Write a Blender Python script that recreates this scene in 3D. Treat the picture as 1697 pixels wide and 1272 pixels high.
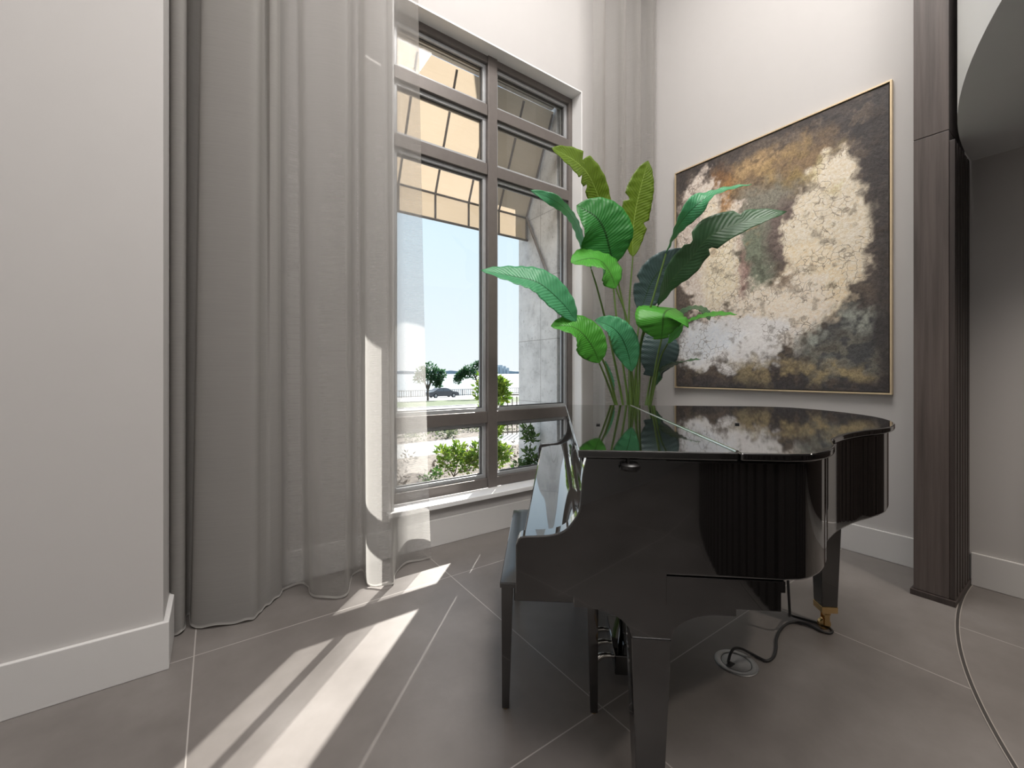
import bpy, bmesh, math, random
import numpy as np
from mathutils import Vector, Matrix
R = math.radians
random.seed(7)
SC = bpy.context.scene
COL = SC.collection
for o in list(bpy.data.objects):
    bpy.data.objects.remove(o)

# ---------------------------------------------------------------- camera, sky, sun, added fill lights, exposure
F = 695.0; CX = 848.5; HY = 617.0; H = 1.215           # focal length in px, principal column, horizon row, eye height
_n = math.hypot(985.5, 695)
CR = (985.5/_n, -695/_n); CF = (695/_n, 985.5/_n)      # the view's right and forward directions on the floor plan
def w2(r, f): return (CR[0]*r + CF[0]*f, CR[1]*r + CF[1]*f)
def atd(px, py, d):
    x, y = w2((px-CX)/F*d, d); return Vector((x, y, H + (HY-py)/F*d))
def ony(px, py, Y):
    a = (px-CX)/F; return atd(px, py, Y/(CR[1]*a + CF[1]))

cam = bpy.data.cameras.new('camera'); co = bpy.data.objects.new('camera', cam); COL.objects.link(co)
co.location = (0, 0, H)
co.rotation_euler = (math.pi/2, 0, math.atan2(-CF[0], CF[1]))
cam.sensor_fit = 'HORIZONTAL'; cam.sensor_width = 36; cam.lens = 36*F/1697
cam.shift_y = -(636-HY)/1697
cam.clip_end = 5000; cam.clip_start = .02
SC.camera = co

SUN_AZ = 1.0        # X/Y ratio of the direction towards the sun
SUN_TAN = .80
sl = bpy.data.lights.new('sun', 'SUN'); so = bpy.data.objects.new('sun', sl); COL.objects.link(so)
_h = math.hypot(SUN_AZ, 1)
sdir = Vector((SUN_AZ/_h, 1/_h, SUN_TAN)).normalized()
so.rotation_euler = sdir.to_track_quat('Z', 'Y').to_euler()
so.location = (30, 30, 30)
sl.energy = 15; sl.angle = R(.6); sl.color = (1, .95, .88)

wd = bpy.data.worlds.new('sky'); SC.world = wd; wd.use_nodes = True
nt = wd.node_tree; nt.nodes.clear()
wo = nt.nodes.new('ShaderNodeOutputWorld'); bg = nt.nodes.new('ShaderNodeBackground')
tc = nt.nodes.new('ShaderNodeTexCoord'); sp = nt.nodes.new('ShaderNodeSeparateXYZ'); rp = nt.nodes.new('ShaderNodeValToRGB')
nt.links.new(tc.outputs['Generated'], sp.inputs[0]); nt.links.new(sp.outputs['Z'], rp.inputs[0])
rp.color_ramp.elements[0].position = 0; rp.color_ramp.elements[0].color = (.86, .91, .95, 1)
rp.color_ramp.elements[1].position = .9; rp.color_ramp.elements[1].color = (.30, .52, .86, 1)
e = rp.color_ramp.elements.new(.3); e.color = (.70, .85, .96, 1)
nt.links.new(rp.outputs[0], bg.inputs[0]); bg.inputs[1].default_value = .92
nt.links.new(bg.outputs[0], wo.inputs[0])

def area(name, loc, size, power, color=(1, .955, .92), rot=(0, 0, 0), sy=None):
    l = bpy.data.lights.new(name, 'AREA'); l.energy = power; l.color = color; l.size = size
    if sy: l.shape = 'RECTANGLE'; l.size_y = sy
    o = bpy.data.objects.new(name, l); COL.objects.link(o); o.location = loc; o.rotation_euler = rot
    return o
area('ceiling_fill', (1.6, .75, 5.55), 1.6, 120)          # unseen area lights added overhead to fill the lobby
area('ceiling_fill', (-.1, -1.6, 5.55), 1.3, 120)
for _x, _y in ((2.6, -.55), (3.0, -1.5)):                # unseen spots added to brighten the space under the dropped ceiling
    _l = bpy.data.lights.new('soffit_fill', 'SPOT'); _l.energy = 62; _l.color = (1, .90, .80); _l.spot_size = R(125); _l.spot_blend = .8; _l.shadow_soft_size = .05
    _o = bpy.data.objects.new('soffit_fill', _l); COL.objects.link(_o); _o.location = (_x, _y, 2.41)

vs = SC.view_settings
SC.display_settings.display_device = 'sRGB'
vs.view_transform = 'Standard'; vs.look = 'None'; vs.gamma = 1; vs.use_curve_mapping = False
vs.exposure = 0.35

# ---------------------------------------------------------------- materials
def srgb(r, g, b):
    f = lambda c: (c/255/12.92) if c <= 10 else ((c/255+.055)/1.055)**2.4
    return (f(r), f(g), f(b), 1)
def newmat(name):
    m = bpy.data.materials.new(name); m.use_nodes = True
    return m, m.node_tree, m.node_tree.nodes['Principled BSDF']
def nd(t, kind, **kw):
    n = t.nodes.new(kind)
    for k, v in kw.items(): setattr(n, k, v)
    return n
def mathn(t, op, a, b=None, c=None):
    n = t.nodes.new('ShaderNodeMath'); n.operation = op
    for i, v in enumerate((a, b, c)):
        if v is None: continue
        if isinstance(v, (int, float)): n.inputs[i].default_value = v
        else: t.links.new(v, n.inputs[i])
    return n.outputs[0]
def mixc(t, fac, a, b, mode='MIX'):
    n = t.nodes.new('ShaderNodeMix'); n.data_type = 'RGBA'; n.blend_type = mode
    for i, v in ((0, fac), (6, a), (7, b)):
        if isinstance(v, (int, float)): n.inputs[i].default_value = v
        elif isinstance(v, tuple): n.inputs[i].default_value = v
        else: t.links.new(v, n.inputs[i])
    return n.outputs[2]
def noise(t, vec, scale, detail=3, rough=.55):
    n = t.nodes.new('ShaderNodeTexNoise'); n.inputs['Scale'].default_value = scale
    n.inputs['Detail'].default_value = detail; n.inputs['Roughness'].default_value = rough
    if vec is not None: t.links.new(vec, n.inputs['Vector'])
    return n.outputs['Fac']
def stretch(t, vec, s):
    n = t.nodes.new('ShaderNodeVectorMath'); n.operation = 'MULTIPLY'
    t.links.new(vec, n.inputs[0]); n.inputs[1].default_value = s
    return n.outputs[0]
def bump(t, b, height, strength, dist=.01):
    n = t.nodes.new('ShaderNodeBump'); n.inputs['Strength'].default_value = strength; n.inputs['Distance'].default_value = dist
    t.links.new(height, n.inputs['Height']); t.links.new(n.outputs[0], b.inputs['Normal'])
def pos(t): return t.nodes.new('ShaderNodeNewGeometry').outputs['Position']
def objc(t): return t.nodes.new('ShaderNodeTexCoord').outputs['Object']
def ramp(t, fac, stops):
    n = t.nodes.new('ShaderNodeValToRGB'); t.links.new(fac, n.inputs[0])
    el = n.color_ramp.elements
    el[0].position, el[0].color = stops[0]; el[1].position, el[1].color = stops[-1]
    for p, c in stops[1:-1]:
        x = el.new(p); x.color = c
    return n.outputs[0]

def paint(name, col, rough=.6, spec=.4):
    m, t, b = newmat(name)
    n = noise(t, pos(t), 9, 4)
    c2 = tuple(min(1, c*1.03) for c in col[:3]) + (1,)
    t.links.new(mixc(t, n, col, c2), b.inputs['Base Color'])
    b.inputs['Roughness'].default_value = rough
    b.inputs['Specular IOR Level'].default_value = spec
    bump(t, b, noise(t, pos(t), 400, 2), .05, .002)
    return m
def simple(name, col, rough=.5, metal=0, spec=.5, var=.12, scale=20):
    m, t, b = newmat(name)
    n = noise(t, objc(t), scale, 4)
    lo = tuple(c*(1-var) for c in col[:3]) + (1,); hi = tuple(min(1, c*(1+var)) for c in col[:3]) + (1,)
    t.links.new(mixc(t, n, lo, hi), b.inputs['Base Color'])
    b.inputs['Roughness'].default_value = rough; b.inputs['Metallic'].default_value = metal
    b.inputs['Specular IOR Level'].default_value = spec
    return m
M = {}
M['wall'] = paint('wall_paint', (.50, .485, .475, 1))
M['trim'] = paint('trim_paint', (.60, .59, .58, 1), .4)
M['ceil'] = paint('ceiling_paint', (.80, .79, .77, 1), .7)
M['soffit'] = paint('soffit_paint', (.80, .82, .83, 1), .35, .5)
M['stone_sill'] = paint('sill_paint', (.82, .82, .82, 1), .3)

# black piano lacquer
m, t, b = newmat('piano_lacquer')
t.links.new(mixc(t, noise(t, objc(t), 3, 2), (.004, .0038, .0038, 1), (.007, .0065, .0065, 1)), b.inputs['Base Color'])
b.inputs['Roughness'].default_value = .045; b.inputs['Specular IOR Level'].default_value = 1.0
b.inputs['Coat Weight'].default_value = .7; b.inputs['Coat Roughness'].default_value = .02
M['lacquer'] = m
M['satin_black'] = simple('satin_black', (.012, .011, .011, 1), .35)
M['leather'] = simple('bench_leather', (.02, .021, .022, 1), .32, 0, .6)
M['brass'] = simple('brass', (.72, .50, .24, 1), .22, 1)
M['chrome'] = simple('nickel', (.82, .80, .76, 1), .18, 1)
M['steel'] = simple('brushed_steel', (.42, .43, .44, 1), .38, 1)
M['rubber'] = simple('rubber', (.016, .016, .017, 1), .5)
M['gold'] = simple('gold_frame', (.74, .60, .40, 1), .38, .6)
M['dark_gap'] = simple('frame_gap', (.02, .018, .016, 1), .6)
M['alu'] = simple('bronze_aluminium', (.150, .132, .122, 1), .42, .25)
M['alu_dark'] = simple('dark_gasket', (.05, .048, .048, 1), .5)
M['alu_light'] = simple('silver_bead', (.42, .43, .44, 1), .35, .3)
M['awning_steel'] = simple('awning_steel', (.17, .155, .145, 1), .5)

# floor: 1.22 m porcelain tiles, another laying inside the curved inlay
CCX, CCY, CRAD = 3.42, -3.15, 3.60
m, t, b = newmat('porcelain_tile')
p = pos(t); s = nd(t, 'ShaderNodeSeparateXYZ'); t.links.new(p, s.inputs[0])
X, Y = s.outputs[0], s.outputs[1]
dx = mathn(t, 'SUBTRACT', X, CCX); dy = mathn(t, 'SUBTRACT', Y, CCY)
rr = mathn(t, 'SQRT', mathn(t, 'ADD', mathn(t, 'MULTIPLY', dx, dx), mathn(t, 'MULTIPLY', dy, dy)))
ins = mathn(t, 'LESS_THAN', rr, CRAD)
def grid(c, off, off2, size):
    o = mathn(t, 'ADD', mathn(t, 'MULTIPLY', ins, off2-off), off)
    u = mathn(t, 'DIVIDE', mathn(t, 'SUBTRACT', c, o), size)
    fl = mathn(t, 'FLOOR', u); fr = mathn(t, 'SUBTRACT', u, fl)
    e = mathn(t, 'MINIMUM', fr, mathn(t, 'SUBTRACT', 1.0, fr))
    return fl, mathn(t, 'MULTIPLY', e, size)
fx, ex = grid(X, -.078, .46, 1.2235)
fy, ey = grid(Y, 1.055, .62, 1.20)
gr = mathn(t, 'LESS_THAN', mathn(t, 'MINIMUM', ex, ey), .0022)
cmb = nd(t, 'ShaderNodeCombineXYZ'); t.links.new(fx, cmb.inputs[0]); t.links.new(fy, cmb.inputs[1]); t.links.new(ins, cmb.inputs[2])
wn = nd(t, 'ShaderNodeTexWhiteNoise'); t.links.new(cmb.outputs[0], wn.inputs['Vector'])
big = noise(t, p, 1.7, 5, .6); fine = noise(t, p, 60, 4, .7)
c = ramp(t, big, [(.3, (.118, .106, .098, 1)), (.52, (.172, .157, .147, 1)), (.75, (.225, .209, .199, 1))])
c = mixc(t, mathn(t, 'MULTIPLY', fine, .25), c, (.115, .103, .096, 1))
c = mixc(t, mathn(t, 'MULTIPLY', wn.outputs['Value'], .18), c, (.22, .20, .187, 1))
c = mixc(t, gr, c, (.37, .345, .325, 1))
t.links.new(c, b.inputs['Base Color'])
t.links.new(mathn(t, 'ADD', mathn(t, 'MULTIPLY', big, .14), .33), b.inputs['Roughness'])
b.inputs['Specular IOR Level'].default_value = .42
bump(t, b, mathn(t, 'ADD', mathn(t, 'MULTIPLY', fine, .25), mathn(t, 'MULTIPLY', gr, -.6)), .10, .003)
M['floor'] = m

def wood(name, dark, light, scale=(34, 34, 1.2)):
    m, t, b = newmat(name)
    v = stretch(t, objc(t), scale)
    n = noise(t, v, 1.0, 6, .62)
    n2 = noise(t, stretch(t, objc(t), (160, 160, 3)), 1.0, 3, .7)
    c = ramp(t, n, [(.3, dark), (.52, tuple((a+b_)/2 for a, b_ in zip(dark, light))), (.72, light)])
    c = mixc(t, mathn(t, 'MULTIPLY', n2, .35), c, dark)
    t.links.new(c, b.inputs['Base Color']); b.inputs['Roughness'].default_value = .48
    bump(t, b, n2, .08, .002)
    return m
M['wood'] = wood('dark_oak_veneer', (.058, .046, .042, 1), (.145, .116, .106, 1))
M['wood_dark'] = wood('fluted_oak', (.030, .023, .021, 1), (.075, .058, .052, 1))

# glass that lets the light straight through and mirrors a little
m = bpy.data.materials.new('window_glass'); m.use_nodes = True; t = m.node_tree; t.nodes.clear()
out = nd(t, 'ShaderNodeOutputMaterial'); tr = nd(t, 'ShaderNodeBsdfTransparent'); gl = nd(t, 'ShaderNodeBsdfGlossy')
lw = nd(t, 'ShaderNodeLayerWeight'); lw.inputs[0].default_value = .5; mx = nd(t, 'ShaderNodeMixShader')
gl.inputs['Roughness'].default_value = .0; tr.inputs[0].default_value = (.975, .985, .988, 1)
t.links.new(mathn(t, 'MULTIPLY_ADD', mathn(t, 'POWER', lw.outputs['Facing'], 5.0), .9, .025), mx.inputs[0]); t.links.new(tr.outputs[0], mx.inputs[1]); t.links.new(gl.outputs[0], mx.inputs[2])
t.links.new(mx.outputs[0], out.inputs[0]); M['glass'] = m

# sheer woven fabric: threads (diffuse + translucent) and the gaps between them, fewer gaps the more slanting it is looked through
def sheer(name, col, tau, stripes=True, dmix=.5):
    m = bpy.data.materials.new(name); m.use_nodes = True; t = m.node_tree; t.nodes.clear()
    out = nd(t, 'ShaderNodeOutputMaterial'); tr = nd(t, 'ShaderNodeBsdfTransparent')
    di = nd(t, 'ShaderNodeBsdfDiffuse'); tl = nd(t, 'ShaderNodeBsdfTranslucent')
    v = stretch(t, pos(t), (5, 5, 420)); n = noise(t, v, 1.0, 3, .7)
    c = mixc(t, n, tuple(x*.86 for x in col[:3])+(1,), tuple(min(1, x*1.12) for x in col[:3])+(1,))
    t.links.new(c, di.inputs[0]); t.links.new(c, tl.inputs[0])
    m1 = nd(t, 'ShaderNodeMixShader'); m1.inputs[0].default_value = dmix
    t.links.new(di.outputs[0], m1.inputs[1]); t.links.new(tl.outputs[0], m1.inputs[2])
    lw = nd(t, 'ShaderNodeLayerWeight'); lw.inputs[0].default_value = .5
    cos = mathn(t, 'MAXIMUM', mathn(t, 'SUBTRACT', 1.0, lw.outputs['Facing']), .42)
    tt = mathn(t, 'POWER', tau, mathn(t, 'DIVIDE', 1.0, cos))
    tt = mathn(t, 'MULTIPLY', tt, mathn(t, 'ADD', .8, mathn(t, 'MULTIPLY', n, .4)))
    mx = nd(t, 'ShaderNodeMixShader'); t.links.new(tt, mx.inputs[0]); t.links.new(m1.outputs[0], mx.inputs[1]); t.links.new(tr.outputs[0], mx.inputs[2])
    t.links.new(mx.outputs[0], out.inputs[0])
    return m
M['linen'] = sheer('grey_linen', (.45, .435, .415, 1), .16)
M['sheer'] = sheer('sheer_voile', (.52, .505, .485, 1), .62, dmix=.6)
M['sheer_hem'] = sheer('sheer_hem', (.60, .585, .56, 1), .14)
M['canvas'] = sheer('awning_canvas', (.45, .36, .26, 1), .01, dmix=.40)

def leafmat(name, col, back, trans=.35, rough=.38):
    m, t, b = newmat(name)
    uv = nd(t, 'ShaderNodeUVMap'); s = nd(t, 'ShaderNodeSeparateXYZ'); t.links.new(uv.outputs[0], s.inputs[0])
    # pleats run from the midrib slanting to the edge
    au = mathn(t, 'ABSOLUTE', mathn(t, 'SUBTRACT', s.outputs[0], .5))
    ph = mathn(t, 'SUBTRACT', mathn(t, 'MULTIPLY', s.outputs[1], 190), mathn(t, 'MULTIPLY', au, 40))
    w = mathn(t, 'SINE', ph)
    c = mixc(t, mathn(t, 'ADD', mathn(t, 'MULTIPLY', w, .12), .3), col, tuple(x*.62 for x in col[:3])+(1,))
    rib = mathn(t, 'LESS_THAN', au, .018)
    geo = nd(t, 'ShaderNodeNewGeometry')
    c = mixc(t, rib, c, back)
    t.links.new(c, b.inputs['Base Color']); b.inputs['Roughness'].default_value = rough
    bump(t, b, w, .25, .003)
    tl = nd(t, 'ShaderNodeBsdfTranslucent'); t.links.new(mixc(t, .5, c, (.35, .55, .04, 1)), tl.inputs[0])
    mx = nd(t, 'ShaderNodeMixShader'); mx.inputs[0].default_value = trans
    t.links.new(b.outputs[0], mx.inputs[1]); t.links.new(tl.outputs[0], mx.inputs[2])
    t.links.new(mx.outputs[0], t.nodes['Material Output'].inputs[0])
    return m
M['leaf_bright'] = leafmat('leaf_backlit_green', (.11, .46, .06, 1), (.05, .17, .03, 1))  # varied leaf greens, with backlight and sky reflection put into the colours
M['leaf_mid'] = leafmat('leaf_green', (.045, .27, .055, 1), (.012, .07, .015, 1))
M['leaf_mint'] = leafmat('leaf_mint', (.10, .42, .20, 1), (.02, .12, .05, 1))
M['leaf_olive'] = leafmat('leaf_olive', (.17, .27, .022, 1), (.30, .42, .08, 1), .4)
M['leaf_dark'] = leafmat('leaf_dark', (.065, .15, .07, 1), (.08, .16, .07, 1), .15)
M['leaf_sky_teal'] = leafmat('leaf_sky_teal', (.095, .15, .155, 1), (.05, .10, .06, 1), .12)  # sky reflection is put into this blue-green
M['stem'] = simple('plant_stem', (.10, .17, .035, 1), .45)
M['pot'] = simple('planter_glaze', (.55, .54, .52, 1), .5)
M['soil'] = simple('potting_soil', (.03, .022, .016, 1), .95)

# outdoors
def ground(name, a, b_, scale, rough=.9, bs=.4):
    m, t, b = newmat(name)
    n = noise(t, pos(t), scale, 6, .7)
    t.links.new(ramp(t, n, [(.35, a), (.65, b_)]), b.inputs['Base Color']); b.inputs['Roughness'].default_value = rough
    bump(t, b, n, bs, .05)
    return m
M['mulch'] = ground('mulch', (.04, .03, .024, 1), (.17, .14, .11, 1), 14)
M['concrete'] = ground('concrete', (.20, .198, .19, 1), (.25, .247, .24, 1), 3, .9, .05)
M['asphalt'] = ground('asphalt', (.16, .165, .17, 1), (.22, .225, .23, 1), 4, .85, .05)
M['lawn'] = ground('lawn', (.028, .052, .010, 1), (.055, .085, .02, 1), 3)
M['water'] = ground('water', (.12, .15, .17, 1), (.16, .19, .21, 1), .5, .28, .15)
M['haze_land'] = simple('distant_land', (.28, .36, .42, 1), .9)  # aerial haze is put into this pale colour
M['far_block'] = simple('distant_facade', (.46, .53, .58, 1), .9)  # facade colour paled to carry the distance haze
m, t, b = newmat('coral_stone')
p = pos(t); s = nd(t, 'ShaderNodeSeparateXYZ'); t.links.new(p, s.inputs[0])
def joint(c, off, size):
    u = mathn(t, 'FRACT', mathn(t, 'DIVIDE', mathn(t, 'SUBTRACT', c, off), size))
    return mathn(t, 'MULTIPLY', mathn(t, 'MINIMUM', u, mathn(t, 'SUBTRACT', 1.0, u)), size)
jn = mathn(t, 'LESS_THAN', mathn(t, 'MINIMUM', joint(s.outputs[2], .30, .62), joint(s.outputs[1], 2.3, .95)), .004)
c = ramp(t, noise(t, p, 5, 7, .7), [(.3, (.42, .43, .44, 1)), (.5, (.62, .63, .635, 1)), (.72, (.72, .73, .735, 1))])
pit = mathn(t, 'LESS_THAN', noise(t, p, 38, 3, .6), .36)
c = mixc(t, mathn(t, 'MULTIPLY', pit, .35), c, (.2, .2, .2, 1)); c = mixc(t, mathn(t, 'MULTIPLY', jn, .6), c, (.25, .25, .25, 1))
t.links.new(c, b.inputs['Base Color']); b.inputs['Roughness'].default_value = .85; M['coral'] = m
def foliage(name, a, b_):
    m, t, b = newmat(name)
    oi = nd(t, 'ShaderNodeNewGeometry')
    c = mixc(t, oi.outputs['Random Per Island'], a, b_)
    t.links.new(c, b.inputs['Base Color']); b.inputs['Roughness'].default_value = .45
    tl = nd(t, 'ShaderNodeBsdfTranslucent'); t.links.new(c, tl.inputs[0])
    mx = nd(t, 'ShaderNodeMixShader'); mx.inputs[0].default_value = .45
    t.links.new(b.outputs[0], mx.inputs[1]); t.links.new(tl.outputs[0], mx.inputs[2])
    t.links.new(mx.outputs[0], t.nodes['Material Output'].inputs[0])
    return m
M['fol_lime'] = foliage('foliage_lime', (.06, .15, .012, 1), (.20, .27, .035, 1))
M['fol_green'] = foliage('foliage_green', (.03, .09, .018, 1), (.10, .18, .035, 1))
M['fol_dark'] = foliage('foliage_dark', (.02, .07, .03, 1), (.06, .14, .06, 1))
M['fol_grey'] = foliage('foliage_grey', (.07, .10, .05, 1), (.15, .17, .10, 1))
M['bark'] = simple('bark', (.09, .07, .055, 1), .9)
M['rail'] = simple('rail_paint', (.06, .06, .06, 1), .5)
M['rail_tan'] = simple('rail_bronze', (.16, .13, .10, 1), .5)
M['car'] = simple('car_paint', (.11, .11, .12, 1), .15, .3)
M['car_glass'] = simple('car_glass', (.12, .14, .16, 1), .05)
M['lamp'] = simple('headlamp_lens', (.8, .8, .8, 1), .1)
M['tyre'] = simple('tyre', (.012, .012, .012, 1), .8)

# ---------------------------------------------------------------- builders
def link(name, me, mat, parent=None):
    o = bpy.data.objects.new(name, me); COL.objects.link(o)
    if mat is not None: me.materials.append(mat)
    if parent is not None: o.parent = parent
    return o
def tag(o, label=None, cat=None, group=None, kind=None):
    if label: o['label'] = label
    if cat: o['category'] = cat
    if group: o['group'] = group
    if kind: o['kind'] = kind
    return o
def empty(name, loc=(0, 0, 0), rz=0):
    o = bpy.data.objects.new(name, None); COL.objects.link(o); o.location = loc; o.rotation_euler = (0, 0, rz)
    o.empty_display_size = .1
    return o
class MB:
    def __init__(s): s.v = []; s.f = []; s.uv = {}
    def add(s, vs, fs):
        k = len(s.v); s.v += [tuple(v) for v in vs]; s.f += [tuple(i+k for i in f) for f in fs]; return k
    def box(s, x0, x1, y0, y1, z0, z1):
        return s.add([(x0,y0,z0),(x1,y0,z0),(x1,y1,z0),(x0,y1,z0),(x0,y0,z1),(x1,y0,z1),(x1,y1,z1),(x0,y1,z1)],
              [(0,3,2,1),(4,5,6,7),(0,1,5,4),(1,2,6,5),(2,3,7,6),(3,0,4,7)])
    def hexa(s, lo, hi):          # two quads, bottom and top
        return s.add(list(lo)+list(hi), [(0,3,2,1),(4,5,6,7),(0,1,5,4),(1,2,6,5),(2,3,7,6),(3,0,4,7)])
    def prism(s, poly, f0, f1):   # poly of 2D points, f maps (a,b) to 3D
        n = len(poly); vs = [f0(*p) for p in poly] + [f1(*p) for p in poly]
        fs = [tuple(range(n-1, -1, -1)), tuple(range(n, 2*n))] + [(i, (i+1) % n, n+(i+1) % n, n+i) for i in range(n)]
        return s.add(vs, fs)
    def tube(s, pts, r, n=10, cap=True):
        pts = [Vector(p) for p in pts]; rs = r if isinstance(r, (list, tuple)) else [r]*len(pts)
        rings = []; up = None; k = len(s.v)
        for i, p in enumerate(pts):
            d = (pts[min(i+1, len(pts)-1)] - pts[max(i-1, 0)]).normalized()
            if up is None:
                up = d.orthogonal().normalized()
            up = (up - d*up.dot(d)).normalized(); sd = d.cross(up)
            for j in range(n):
                a = 2*math.pi*j/n; s.v.append(tuple(p + (up*math.cos(a) + sd*math.sin(a))*rs[i]))
        for i in range(len(pts)-1):
            for j in range(n):
                s.f.append((k+i*n+j, k+i*n+(j+1) % n, k+(i+1)*n+(j+1) % n, k+(i+1)*n+j))
        if cap:
            s.f.append(tuple(k+j for j in range(n-1, -1, -1))); s.f.append(tuple(k+(len(pts)-1)*n+j for j in range(n)))
    def lathe(s, prof, n=32, c=(0, 0, 0), axis='z'):
        k = len(s.v); m = len(prof)
        for j in range(n):
            a = 2*math.pi*j/n
            for r, z in prof:
                q = (r*math.cos(a), r*math.sin(a), z)
                if axis == 'y': q = (q[0], q[2], q[1])
                if axis == 'x': q = (q[2], q[0], q[1])
                s.v.append((q[0]+c[0], q[1]+c[1], q[2]+c[2]))
        for j in range(n):
            for i in range(m-1):
                s.f.append((k+j*m+i, k+((j+1) % n)*m+i, k+((j+1) % n)*m+i+1, k+j*m+i+1))
    def build(s, name, mat, parent=None, smooth=None, bevel=0, seg=2, skip=None):
        me = bpy.data.meshes.new(name); me.from_pydata(s.v, [], s.f); me.update()
        bm = bmesh.new(); bm.from_mesh(me); bmesh.ops.recalc_face_normals(bm, faces=bm.faces); bm.to_mesh(me); bm.free()
        if smooth is not None:
            me.polygons.foreach_set('use_smooth', [True]*len(me.polygons))
            try: me.set_sharp_from_angle(angle=R(smooth))
            except Exception: pass
        o = link(name, me, mat, parent)
        if bevel and skip:      # edges lying on a joint with a neighbour stay square
            wt = me.attributes.new('bevel_weight_edge', 'FLOAT', 'EDGE'); bm = bmesh.new(); bm.from_mesh(me)
            vals = [0.0 if (all(skip(v.co) for v in e.verts) or len(e.link_faces) < 2 or e.calc_face_angle(0) < R(35)) else 1.0 for e in bm.edges]
            bm.free(); me.attributes['bevel_weight_edge'].data.foreach_set('value', vals)
        if bevel:
            md = o.modifiers.new('edge', 'BEVEL'); md.width = bevel; md.segments = seg; md.limit_method = 'WEIGHT' if skip else 'ANGLE'; md.angle_limit = R(35)
            md.harden_normals = smooth is not None
        return o
def catmull(pts, n):
    pts = [Vector(p) for p in pts]; out = []; m = len(pts)
    for i in range(n):
        u = i/(n-1)*(m-1); k = min(int(u), m-2); f = u-k
        p1, p2 = pts[k], pts[k+1]; p0 = pts[k-1] if k else p1*2-p2; p3 = pts[k+2] if k+2 < m else p2*2-p1
        out.append(.5*((2*p1) + (p2-p0)*f + (2*p0-5*p1+4*p2-p3)*f*f + (3*p1-p0-3*p2+p3)*f**3))
    return out

# ---------------------------------------------------------------- the room
CEIL = 5.6
WY = 2.72; WX = 3.55; PY = 2.235; PX = -.178; LX = -.95; BY = -6.5
WL, WR, WB, WT = .95, 2.69, .30, 3.74      # the window opening
mb = MB(); mb.box(LX-.3, WX+.3, BY-.3, 2.99, -.2, 0); tag(mb.build('floor', M['floor']), 'large brown grey porcelain tile floor', 'floor', kind='structure')
mb = MB(); mb.box(LX-.3, WX+.3, BY-.3, 3.3, CEIL, CEIL+.2); tag(mb.build('ceiling', M['ceil']), 'white ceiling high above the lobby', 'ceiling', kind='structure')
mb = MB()
mb.box(LX, WL, WY, 3.0, 0, CEIL); mb.box(WR, WX, WY, 3.0, 0, CEIL); mb.box(WL, WR, WY, 3.0, 0, WB-.035); mb.box(WL, WR, WY, 3.0, WT, CEIL)
tag(mb.build('wall_window', M['wall']), 'pale wall around the tall window behind the curtains', 'wall', kind='structure')
mb = MB(); mb.box(WX, WX+.25, BY, 3.0, 0, CEIL); tag(mb.build('wall_right', M['wall']), 'pale grey wall carrying the big abstract painting', 'wall', kind='structure')
mb = MB(); mb.box(LX, PX, PY, WY, 0, CEIL); tag(mb.build('wall_left', M['wall']), 'pale projecting wall at the near end of the grey curtain', 'wall', kind='structure')
mb = MB(); mb.box(LX-.25, LX, BY, WY, 0, CEIL); tag(mb.build('wall_side', M['wall']), 'pale side wall just outside the view', 'wall', kind='structure')
mb = MB(); mb.box(LX-.25, WX+.25, BY-.25, BY, 0, CEIL); tag(mb.build('wall_rear', M['wall']), 'pale wall behind the viewer', 'wall', kind='structure')
BH = .185
mb = MB(); mb.box(PX-.02, WX, WY-.018, WY, 0, BH); tag(mb.build('baseboard_window', M['trim'], bevel=.003), 'white baseboard below the window', 'baseboard', kind='structure')
mb = MB(); mb.box(WX-.018, WX, .6245, WY-.018, 0, BH); mb.box(WX-.018, WX, BY, .4485, 0, BH)
tag(mb.build('baseboard_right', M['trim'], bevel=.003), 'white baseboard along the painting wall', 'baseboard', kind='structure')
mb = MB(); mb.box(LX, PX+.02, PY-.02, PY, 0, .195); mb.box(PX, PX+.02, PY, WY-.018, 0, .195)
tag(mb.build('baseboard_left', M['trim'], bevel=.003), 'tall white baseboard wrapping the projecting wall corner', 'baseboard', kind='structure')

# soffit over the round hall, with its fascia; fluted round wall under it; inlay in the floor
def arcpts(r, a0, a1, n): return [(CCX+r*math.cos(R(a0+(a1-a0)*i/(n-1))), CCY+r*math.sin(R(a0+(a1-a0)*i/(n-1)))) for i in range(n)]
SZ = 2.43
a1 = math.degrees(math.acos((WX-.0-CCX)/CRAD))
poly = arcpts(CRAD, a1, 225, 90) + [(WX, CCY-CRAD*.72)]
mb = MB(); mb.prism(poly, lambda x, y: (x, y, SZ), lambda x, y: (x, y, 3.6))
tag(mb.build('ceiling_soffit', M['soffit'], smooth=30), 'curved white dropped ceiling at upper right', 'ceiling', kind='structure')
mb = MB()
inn = arcpts(CRAD-.0055, a1, 225, 120); oi = arcpts(CRAD+.0055, a1, 225, 120)
k = mb.add([(x, y, .0015) for x, y in inn] + [(x, y, .0015) for x, y in oi] + [(x, y, -.004) for x, y in inn] + [(x, y, -.004) for x, y in oi],
       [(i, i+1, 121+i, 120+i) for i in range(119)])
tag(mb.build('trim_1', simple('inlay_strip', (.055, .05, .047, 1), .4)), 'curved dark inlay strip set in the floor', 'floor inlay', kind='structure')
mb = MB()
for rr_ in (CRAD-.0085, CRAD+.0055):
    a = arcpts(rr_, a1, 225, 120); b2 = arcpts(rr_+.003, a1, 225, 120)
    mb.add([(x, y, .002) for x, y in a] + [(x, y, .002) for x, y in b2], [(i, i+1, 121+i, 120+i) for i in range(119)])
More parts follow.
